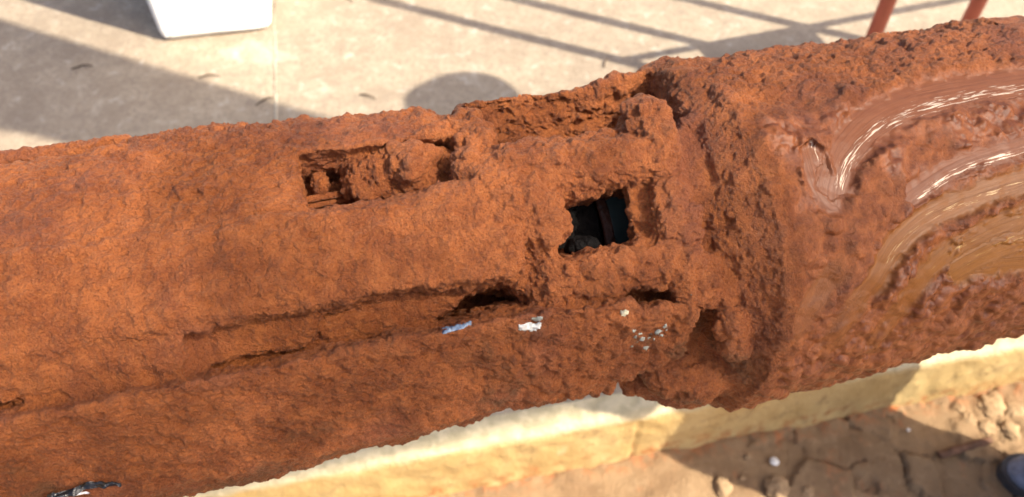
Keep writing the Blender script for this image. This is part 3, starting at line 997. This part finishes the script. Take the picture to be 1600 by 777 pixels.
c_['kind'] = 'stuff'
print('pump', round(time.time() - T0, 1))


# ------------------------------------------------------------------ things standing and lying around
M_RED = mat_plain('faded_red_paint', (0.46, 0.12, 0.075), 0.5, 0.0, 0.15, 12)
M_WHITE = mat_plain('white_paint_on_block', (0.88, 0.87, 0.83), 0.7, 0.0, 0.05, 20, 0.002, 80)
M_SHEET = mat_plain('galvanised_sheet', (0.42, 0.43, 0.44), 0.45, 0.6, 0.15, 6)
M_TWIG = mat_plain('dry_twig', (0.10, 0.065, 0.04), 0.8, 0.0, 0.3, 80)

# white block on the slab
p0, p1 = ground(252, 68)[:2], ground(427, 49)[:2]
bdir = (p1 - p0); bl = float(np.linalg.norm(bdir)); bdir /= bl
bn = np.array([-bdir[1], bdir[0]])
c_ = p0 + bdir * bl / 2 + bn * 0.17
blk = empty('concrete_block', (c_[0], c_[1], 0), math.atan2(bdir[1], bdir[0]))
tag(blk, 'white painted block standing on the concrete slab, bleached by the sun', 'block')
bm = bmesh.new()
add_box(bm, (0, 0, 0.31), (bl, 0.34, 0.62), 0.035)
bmesh.ops.subdivide_edges(bm, edges=bm.edges[:], cuts=3, use_grid_fill=True)
for v in bm.verts:
    v.co += Vector((rng.uniform(-1, 1), rng.uniform(-1, 1), 0)) * 0.0015
bm_obj('block_body', bm, M_WHITE, blk)
bm = bmesh.new(); add_box(bm, (0, 0, 0.634), (bl * 0.86, 0.29, 0.024), 0.006)
bm_obj('cap_slab', bm, M_WHITE, blk)

# red steel stand
stand = empty('steel_stand', (0.837, 1.572, 0))
tag(stand, 'red painted steel pipe stand on the slab beyond the pump', 'stand')
PB = [(0.837, 1.572), (1.086, 1.643), (1.384, 1.728)]
for (x, y) in PB:
    bm = bmesh.new()
    add_tube(bm, [(x - PB[0][0], y - PB[0][1], 0.002), (x - PB[0][0], y - PB[0][1], 1.75)], 0.0175, 18)
    bm_obj('post', bm, M_RED, stand, True)
    bm = bmesh.new(); add_box(bm, (x - PB[0][0], y - PB[0][1], 0.006), (0.075, 0.075, 0.006), 0.001)
    bm_obj('base_plate', bm, M_RED, stand)
ex = np.array([PB[2][0] - PB[0][0], PB[2][1] - PB[0][1]]); ex /= np.linalg.norm(ex)
ey = np.array([ex[1], -ex[0]])
for zz in (0.652, 1.74):
    bm = bmesh.new()
    a = Vector((-ex[0] * 0.0, -ex[1] * 0.0, zz)); b = Vector((ex[0] * 1.3, ex[1] * 1.3, zz))
    add_tube(bm, [a, b], 0.0125, 14)
    bm_obj('rail', bm, M_RED, stand, True)
bm = bmesh.new()
m0 = (np.array(PB[1]) + np.array(PB[2])) / 2 - np.array(PB[0]) + ey * 0.16
add_box(bm, (m0[0], m0[1], 0.668), (0.345, 0.32, 0.012), 0.002, None)
for v in bm.verts:
    q = np.array([v.co.x - m0[0], v.co.y - m0[1]])
    w_ = m0 + ex * q[0] + ey * (-q[1])
    v.co.x, v.co.y = w_
bm_obj('shelf', bm, M_RED, stand)

# unseen sheet on posts, added and cut to throw the broad slanting shade
can = empty('added_shade_caster', (1.4, 0.6, 0))
tag(can, 'added unseen sheet on two tall posts at the right, cut to throw the broad shade', 'canopy')
HC = 2.6
off = SH * (HC / math.tan(R(SUN_EL)))
sun_l = -SH; sun_p = np.array([-SH[1], SH[0]])            # along and across the shade on the ground


def shade_pt(a, p):                                          # a along the shade, p across it
    return sun_l * a + sun_p * p


poly = [(0.12, 0.91), (0.3, 0.80), (1.40, 0.80), (1.46, 0.86), (1.54, 0.925), (1.68, 0.915), (1.85, 0.885), (2.9, 0.86), (2.9, 1.262), (1.35, 1.262), (0.12, 1.262)]
pts = [shade_pt(a, p) + off for a, p in poly]
bm = bmesh.new()
lo_ = [bm.verts.new((p[0] - 1.4, p[1] - 0.6, HC)) for p in pts]
fc = bm.faces.new(lo_)
r = bmesh.ops.extrude_face_region(bm, geom=[fc])
for v in [g_ for g_ in r['geom'] if isinstance(g_, bmesh.types.BMVert)]: v.co.z += 0.02
bm_obj('shade_caster_sheet', bm, M_SHEET, can)
for a in (0.3, 0.9):
    p = shade_pt(a, 0.99) + off
    bm = bmesh.new(); add_tube(bm, [(p[0] - 1.4, p[1] - 0.6, -0.18), (p[0] - 1.4, p[1] - 0.6, HC - 0.002)], 0.03, 18)
    bm_obj('post', bm, M_SHEET, can, True)

# unseen slats added to filter sun on the pump, densest at its lower side
GY = np.cross(SUN, ax); GY /= np.linalg.norm(GY)
GZ = np.cross(ax, GY)
gd = empty('added_sun_slats', (0, 0, 0))
go = ORG + SUN * 3.4
gd.matrix_world = Matrix([[*np.stack([ax, GY, GZ])[:, i], go[i]] for i in range(3)] + [[0, 0, 0, 1]])
tag(gd, 'added unseen slats hung high over the pump to filter its sunlight', 'slatted shade')
bm0 = bmesh.new(); add_box(bm0, (0.10, 0, 0), (2.3, 1.0, 0.004))
sl0 = bpy.data.meshes.new('blocker_slat'); bm0.to_mesh(sl0); bm0.free(); sl0.materials.append(M_SHEET)
pitch_ = 0.0125
for k in range(-11, 12):
    cov = 0.94 - 0.50 * float(sstep(-0.10, 0.09, np.float64(k * pitch_)))
    o = link(bpy.data.objects.new('blocker_slat', sl0), gd)
    o.location = (0, k * pitch_, 0); o.scale = (1, pitch_ * cov, 1)
for q_ in (-1.0, -0.3, 0.5, 1.2):
    if q_ in (-0.3, 0.5): continue
    bm = bmesh.new(); add_box(bm, (q_, 0, 0.012), (0.04, 0.34, 0.016), 0.002); bm_obj('blocker_batten', bm, M_SHEET, gd)

# twigs on the slab
for k, (x0, y0, x1, y1, r_, lab_) in enumerate([(113, 111, 146, 105, 0.0030, 'dark bent twig in the shade left of the white block'), (311, 123, 345, 122, 0.0026, 'dark twig lying where the broad shade ends under the white block'),
        (401, 166, 428, 155, 0.0032, 'brown twig in the shade just left of the slab joint'), (561, 150, 587, 157, 0.0026, 'small brown twig in the sun between the slab joint and the round shadow'),
        (541, 0, 552, 7, 0.0024, 'tiny twig at the very top of the picture'), (944, 106, 950, 92, 0.0026, 'short twig touching the thin shadow line of the red stand')]):
    a, b = ground(x0, y0), ground(x1, y1)
    n = 7; pts = []
    for i in range(n):
        t = i / (n - 1)
        p = a * (1 - t) + b * t
        pts.append((p[0] + rng.uniform(-1, 1) * 0.002 - a[0], p[1] + 0.006 * math.sin(t * 3.1) + rng.uniform(-1, 1) * 0.002 - a[1], 0.004 + 0.003 * math.sin(3 * t)))
    bm = bmesh.new(); add_tube(bm, pts, [r_ * (1.0 - 0.5 * abs(2 * i / (n - 1) - 0.8)) for i in range(n)], 8)
    o = bm_obj('twig', bm, M_TWIG, None, True); o.location = (a[0], a[1], 0)
    tag(o, lab_, 'twig', 'twigs on the slab')


# stones and clods on the soil
def stone(name, x, y, r_, mat, label, cat, group, seed, flat=0.6, sub=3):
    p = ground(x, y, -STEP + 0.004)
    bm = bmesh.new(); bmesh.ops.create_icosphere(bm, subdivisions=sub, radius=1.0)
    V_ = np.array([v.co[:] for v in bm.verts]); rs_ = random.Random(seed)
    sc_ = np.array([rs_.uniform(0.8, 1.25), rs_.uniform(0.8, 1.2), flat]) * r_
    d_ = 1 + 0.45 * fbm(V_ + seed * 3.1, 0.8, 3, 0.6, seed=160) + (0.22 if name == 'clod' else 0.08) * fbm(V_ + seed, 0.3, 3, seed=162)
    P_ = V_ * sc_ * d_[:, None]
    for v, q in zip(bm.verts, P_): v.co = q
    o = bm_obj(name, bm, mat, None, True)
    o.location = (p[0], p[1], -STEP + r_ * flat * (0.2 if name == 'clod' else 0.5)); o.rotation_euler = (0, 0, rs_.uniform(0, 6))
    tag(o, label, cat, group)
    return o


M_CLOD = mat_plain('pale_clod', (0.33, 0.215, 0.115), 0.95, 0, 0.3, 40, 0.004, 90)
M_PEB = mat_plain('white_pebble', (0.72, 0.70, 0.66), 0.6, 0, 0.1, 60)
stone('pebble', 1210, 720, 0.0075, M_PEB, 'larger of the two white pebbles in the shaded soil below the kerb', 'pebble', 'white pebbles on the soil', 2)
stone('pebble', 1168, 713, 0.0065, M_CLOD, 'pale pebble just left of the larger white pebble in the shaded soil', 'pebble', 'white pebbles on the soil', 3)
stone('pebble', 1420, 671, 0.0042, M_PEB, 'tiny white pebble alone in the shade between kerb and rusty bar', 'pebble', 'white pebbles on the soil', 4)
stone('pebble', 1161, 746, 0.005, M_CLOD, 'small pale pebble in the sunlit soil under the two white ones', 'pebble', 'white pebbles on the soil', 5)
CL = [(1548, 633, 0.024, 'largest round clod in the sunlit soil under the kerb at the right'), (1513, 655, 0.017, 'clod left of the largest round clod, beside the shade'), (1585, 640, 0.02, 'sunlit clod at the right edge of the picture beside the kerb'),
      (1540, 668, 0.016, 'knobbly clod below the largest round clod'), (1578, 672, 0.018, 'lowest sunlit clod at the right edge above the shade'), (1500, 638, 0.012, 'small clod touching the foot of the kerb'),
      (1130, 760, 0.017, 'flat clod at the lower edge left of the sunlit cracked soil'), (1215, 762, 0.021, 'pale broken clod in the sun at the lower edge of the picture'), (1262, 768, 0.014, 'small clod right of the pale broken clod at the lower edge'), (1560, 610, 0.011, 'small clod between the largest clod and the kerb')]
for k, (x, y, r_, lab_) in enumerate(CL):
    stone('clod', x, y, r_, M_CLOD, lab_, 'clod', 'dry clods on the soil', 20 + k, 0.55, 4)

# rusty bar in the soil
a, b = ground(1464, 714, -STEP), ground(1545, 690, -STEP)
bar = empty('rusty_bar', (a[0], a[1], -STEP))
tag(bar, 'short rusty iron bar half sunk in the shaded soil', 'bar')
n = 30; P = []
for k in range(n):
    t = k / (n - 1); c = (b - a) * t
    for q in range(13):
        th = 2 * math.pi * q / 12
        P.append([c[0] - 0.008 * math.cos(th) * 0.25, c[1] + 0.008 * math.cos(th), 0.008 + 0.006 * math.sin(th)])
P = np.array(P); P += 0.003 * np.stack([fbm(P, 0.014, 3, seed=170 + j) for j in range(3)], -1)
np_mesh('bar_rod', P, grid_quads(n, 13), mat_plain('old_rusty_iron', (0.15, 0.072, 0.040), 0.85, 0, 0.4, 60, 0.003), bar)

# scrap of black and white plastic stuck under the pump at the lower left
M_BLACK = mat_plain('black_plastic', (0.012, 0.011, 0.012), 0.25, 0, 0.3, 60, 0.002, 120)
M_WPL = mat_plain('white_plastic', (0.70, 0.70, 0.72), 0.4, 0, 0.15, 90, 0.002, 200)
scrap = bpy.data.objects.new('plastic_scrap', None); link(scrap)
tag(scrap, 'crumpled scrap of black and white plastic sticking out under the pump at the lower left', 'plastic scrap')
scrap.location = Vector(tuple(pl(120, 772, 0.0) @ BAS + ORG))


def strip(name, px, w_, wd, mat, seed):
    n, m = 60, 9; P = []
    for i in range(n):
        t = i / (n - 1) * (len(px) - 1); j = min(int(t), len(px) - 2); f_ = t - j
        x = px[j][0] * (1 - f_) + px[j + 1][0] * f_; y = px[j][1] * (1 - f_) + px[j + 1][1] * f_
        r_ = BAS @ ray(x, y); o_ = BAS @ (CP - ORG)
        t_ = (0.0972 + w_ - 0.707 * (o_[2] - o_[1])) / (0.707 * (r_[2] - r_[1]))
        c = (o_ + r_ * t_) @ BAS + ORG
        for q in range(m):
            P.append(c + _U * wd * (q / (m - 1) - 0.5) * (0.35 + 0.65 * math.sin(math.pi * (i + 3) / (n + 5))))
    P = np.array(P)
    nn_ = 0.0035 * np.stack([fbm(P, 0.008, 3, seed=seed + j) for j in range(3)], -1)
    P = P + nn_ - np.array(scrap.location)
    q = grid_quads(n, m)
    P2 = P + _F * 0.0008
    np_mesh(name, np.concatenate([P, P2]), np.concatenate([q, q[:, ::-1] + len(P)]), mat, scrap)


strip('black_strip', [(70, 778), (110, 770), (145, 764), (186, 759)], 0.0030, 0.0032, M_BLACK, 180)
strip('white_strip', [(60, 784), (95, 778), (135, 773)], 0.0036, 0.0012, M_WPL, 184)

# ------------------------------------------------------------------ the two people plus an added third (only one shoe reaches into the picture)
M_SKIN = mat_plain('brown_skin', (0.20, 0.105, 0.062), 0.55, 0, 0.12, 20, 0.0005)
M_SHIRT = mat_plain('work_shirt', (0.12, 0.16, 0.24), 0.85, 0, 0.15, 30, 0.001)
M_SHIRT2 = mat_plain('pale_shirt', (0.50, 0.48, 0.42), 0.85, 0, 0.1, 30, 0.001)
M_TROUS = mat_plain('work_trousers', (0.06, 0.065, 0.08), 0.9, 0, 0.2, 30, 0.001)
M_SHOE = mat_plain('blue_grey_shoe', (0.17, 0.19, 0.25), 0.75, 0, 0.3, 60, 0.0015, 200)
M_SOLE = mat_plain('dark_sole', (0.045, 0.042, 0.045), 0.8, 0, 0.2, 60)
M_ORANGE = mat_plain('orange_patch', (0.62, 0.14, 0.05), 0.6, 0, 0.1, 60)
M_HAT = mat_plain('straw_hat', (0.48, 0.36, 0.19), 0.9, 0, 0.2, 120, 0.002)
M_HAIR = mat_plain('dark_hair', (0.012, 0.010, 0.009), 0.6, 0, 0.3, 60)
M_EYE = mat_plain('eye', (0.5, 0.48, 0.45), 0.2, 0, 0.05, 20)


def skinned(name, chains, mat, parent, level=2):
    """chains: list of lists of (point, radius); chains that share a point are joined there"""
    key = {}; vs = []; rad = []; es = []
    for ch in chains:
        prev = None
        for p, r_ in ch:
            k = tuple(round(c, 4) for c in p)
            if k not in key: key[k] = len(vs); vs.append(p); rad.append(r_)
            if prev is not None and prev != key[k]: es.append((prev, key[k]))
            prev = key[k]
    me = bpy.data.meshes.new(name); me.from_pydata(vs, es, []); me.update()
    o = link(bpy.data.objects.new(name, me), parent)
    md = o.modifiers.new('skin', 'SKIN')
    for i, sv in enumerate(me.skin_vertices[0].data):
        r_ = rad[i]; sv.radius = r_ if isinstance(r_, tuple) else (r_, r_)
        sv.use_root = (i == 0)
    md.use_smooth_shade = True
    sb = o.modifiers.new('subdivision', 'SUBSURF'); sb.levels = level; sb.render_levels = level
    me.materials.append(mat)
    return o


def person(loc, rz, label, shirt, hat, group):
    p = empty('person', loc, rz)
    tag(p, label, 'person', group)
    ch = [[((0, 0, 0.93), (0.15, 0.105)), ((0, 0, 1.08), (0.135, 0.10)), ((0, 0.01, 1.25), (0.155, 0.11)), ((0, 0, 1.40), (0.12, 0.085)), ((0, 0.01, 1.47), 0.055), ((0, 0.02, 1.54), 0.058), ((0, 0.03, 1.60), (0.072, 0.085)), ((0, 0.03, 1.67), (0.074, 0.09)), ((0, 0.02, 1.72), (0.05, 0.06))],
          [((0, 0.03, 1.60), (0.072, 0.085)), ((0, 0.125, 1.595), 0.012)]]
    tr = [[((0, 0, 0.97), (0.165, 0.12)), ((0, 0, 0.88), (0.17, 0.125))]]
    st = [[((0, 0, 1.00), (0.158, 0.115)), ((0, 0, 1.10), (0.15, 0.112)), ((0, 0.01, 1.25), (0.168, 0.122)), ((0, 0, 1.38), (0.135, 0.098)), ((0, 0.005, 1.435), 0.068)]]
    for sx in (-1, 1):
        ch.append([((0, 0, 0.93), (0.15, 0.105)), ((0.075 * sx, 0, 0.84), 0.09), ((0.068 * sx, 0.015, 0.50), 0.055), ((0.066 * sx, -0.01, 0.30), 0.052), ((0.070 * sx, -0.02, 0.10), 0.036), ((0.074 * sx, 0.04, 0.045), 0.034), ((0.078 * sx, 0.14, 0.035), 0.028)])
        tr.append([((0, 0, 0.88), (0.17, 0.125)), ((0.075 * sx, 0, 0.80), 0.10), ((0.064 * sx, 0.015, 0.50), 0.078), ((0.062 * sx, -0.01, 0.28), 0.072), ((0.070 * sx, -0.02, 0.085), 0.062)])
        S_, E_, W_ = (0.155 * sx, 0, 1.39), (0.158 * sx, 0.02, 1.13), (0.10 * sx, 0.235, 1.13)
        palm = (0.088 * sx, 0.305, 1.145)
        ch.append([((0, 0, 1.40), (0.12, 0.085)), (S_, 0.055), (E_, 0.041), (W_, 0.028), (palm, (0.038, 0.02))])
        for k, (dx, ln) in enumerate(((-0.030, 0.068), (-0.011, 0.078), (0.009, 0.072), (0.028, 0.056))):
            b0 = (palm[0] + dx * sx, palm[1] + 0.030, palm[2])
            ch.append([(palm, (0.038, 0.02)), (b0, 0.0095), ((b0[0], b0[1] + ln * 0.45, b0[2] - 0.008), 0.0088), ((b0[0], b0[1] + ln * 0.82, b0[2] - 0.026), 0.0075)])
        ch.append([(palm, (0.038, 0.02)), ((palm[0] - 0.042 * sx, palm[1] + 0.004, palm[2] - 0.004), 0.0105), ((palm[0] - 0.058 * sx, palm[1] + 0.030, palm[2] - 0.012), 0.0092)])
        st.append([((0, 0, 1.38), (0.135, 0.098)), (S_, 0.072), ((0.157 * sx, 0.012, 1.21), 0.058)])
    skinned('body', ch, M_SKIN, p)
    skinned('trousers', tr, M_TROUS, p)
    skinned('shirt', st, shirt, p)
    for sx in (-1, 1):
        bm = bmesh.new()
        n, m = 24, 16
        rows = []
        for i in range(n):
            t = i / (n - 1); y = -0.085 + 0.285 * t
            wd = 0.034 + 0.016 * math.sin(math.pi * min(1, t * 1.05)) ** 0.7
            if t > 0.86: wd *= math.sqrt(max(0.02, 1 - ((t - 0.86) / 0.145) ** 2))
            if t < 0.1: wd *= 0.72 + 2.8 * t
            top = 0.105 - 0.055 * sstep(0.25, 0.6, np.float64(t)) + 0.012 * math.sin(math.pi * t)
            if t > 0.84: top *= 1 - 0.55 * ((t - 0.84) / 0.16) ** 2
            rows.append([bm.verts.new((0.074 * sx + wd * math.copysign(abs(math.cos(a_)) ** 0.8, math.cos(a_)), y, 0.022 + (top - 0.022) * max(0.0, math.sin(a_)) ** 0.75 if math.sin(a_) >= 0 else 0.022)) for a_ in [math.pi * q / (m - 1) for q in range(m)]])
        for ra, rb in zip(rows, rows[1:]):
            for q in range(m - 1): bm.faces.new((ra[q], ra[q + 1], rb[q + 1], rb[q]))
            bm.faces.new((ra[0], rb[0], rb[-1], ra[-1]))
        bm.faces.new(rows[0]); bm.faces.new(rows[-1][::-1])
        sh = bm_obj('shoe', bm, M_SHOE, p, True)
        bm = bmesh.new(); ro = []
        for i in range(n):
            t = i / (n - 1); y = -0.089 + 0.296 * t
            wd = 0.039 + 0.015 * math.sin(math.pi * min(1, t * 1.05)) ** 0.7
            if t > 0.86: wd *= math.sqrt(max(0.02, 1 - ((t - 0.86) / 0.145) ** 2))
            if t < 0.1: wd *= 0.72 + 2.8 * t
            ro.append([bm.verts.new((0.074 * sx + a_ * wd, y, z_)) for a_, z_ in ((-1, 0.0), (-1.02, 0.012), (-1, 0.026), (1, 0.026), (1.02, 0.012), (1, 0.0))])
        for ra, rb in zip(ro, ro[1:]):
            for q in range(6): bm.faces.new((ra[q], ra[(q + 1) % 6], rb[(q + 1) % 6], rb[q]))
        bm.faces.new(ro[0]); bm.faces.new(ro[-1][::-1])
        bm_obj('sole', bm, M_SOLE, sh)
        bm = bmesh.new()
        add_box(bm, (0.074 * sx, 0.165, 0.058), (0.026, 0.018, 0.010), 0.003)
        bm_obj('toe_patch', bm, M_ORANGE, sh)
        bm = bmesh.new(); bmesh.ops.create_uvsphere(bm, u_segments=12, v_segments=8, radius=0.0125)
        for v in bm.verts: v.co += Vector((0.031 * sx, 0.106, 1.635))
        bm_obj('eye', bm, M_EYE, p, True)
        bm = bmesh.new(); bmesh.ops.create_uvsphere(bm, u_segments=12, v_segments=8, radius=1)
        for v in bm.verts: v.co = Vector((v.co.x * 0.012 + 0.076 * sx, v.co.y * 0.02 + 0.02, v.co.z * 0.03 + 1.62))
        bm_obj('ear', bm, M_SKIN, p, True)
    if hat:
        bm = bmesh.new()
        add_lathe(bm, [(0.095, 0.0), (0.150, -0.012), (0.155, -0.008), (0.150, -0.004), (0.096, 0.012), (0.088, 0.07), (0.07, 0.098), (0.03, 0.106), (0.001, 0.107)], 40, (0, 0.02, 1.69))
        bm_obj('hat', bm, M_HAT, p, True)
    else:
        bm = bmesh.new(); bmesh.ops.create_uvsphere(bm, u_segments=24, v_segments=16, radius=1)
        for v in bm.verts:
            v.co = Vector((v.co.x * 0.084, v.co.y * 0.100 + 0.008, max(v.co.z, -0.35) * 0.085 + 1.675))
        bm_obj('hair', bm, M_HAIR, p, True)
    return p


face = math.atan2(0.39, -0.92)                     # looking down the shade, towards the pump's left
rz = face - math.pi / 2
toe = ground(1573, 728, -STEP + 0.03)
tx, ty = 0.074, 0.20                               # the right shoe shows
bx = toe[0] - (tx * math.cos(rz) - ty * math.sin(rz)); by = toe[1] - (tx * math.sin(rz) + ty * math.cos(rz))
print('person perp', np.array([bx, by]) @ np.array([-SH[1], SH[0]]))
person((bx, by, -STEP), rz, 'person in dark trousers at the right, only a blue grey shoe in the picture', M_SHIRT, False, None)
hs = shade_pt(0.0, 0.0)
hat_sh = ground(718, 178)                          # centre of the round shadow
hb = hat_sh[:2] + SH * (1.685 / math.tan(R(SUN_EL)))
person((hb[0], hb[1], 0), math.atan2(0.92, 0.39) - math.pi / 2, 'person in a straw hat and pale shirt standing out of the picture beyond the pump', M_SHIRT2, True, None)
person((0.02, -0.72, -STEP), 0.0, 'added unseen person in a dark shirt behind the camera, blocking sky light from the pump', M_SHIRT, False, None)  # added out of view to keep sky light off the pump's near side
print('done', round(time.time() - T0, 1), 'tris', sum(len(o.data.polygons) * 2 for o in sc.objects if o.type == 'MESH'))
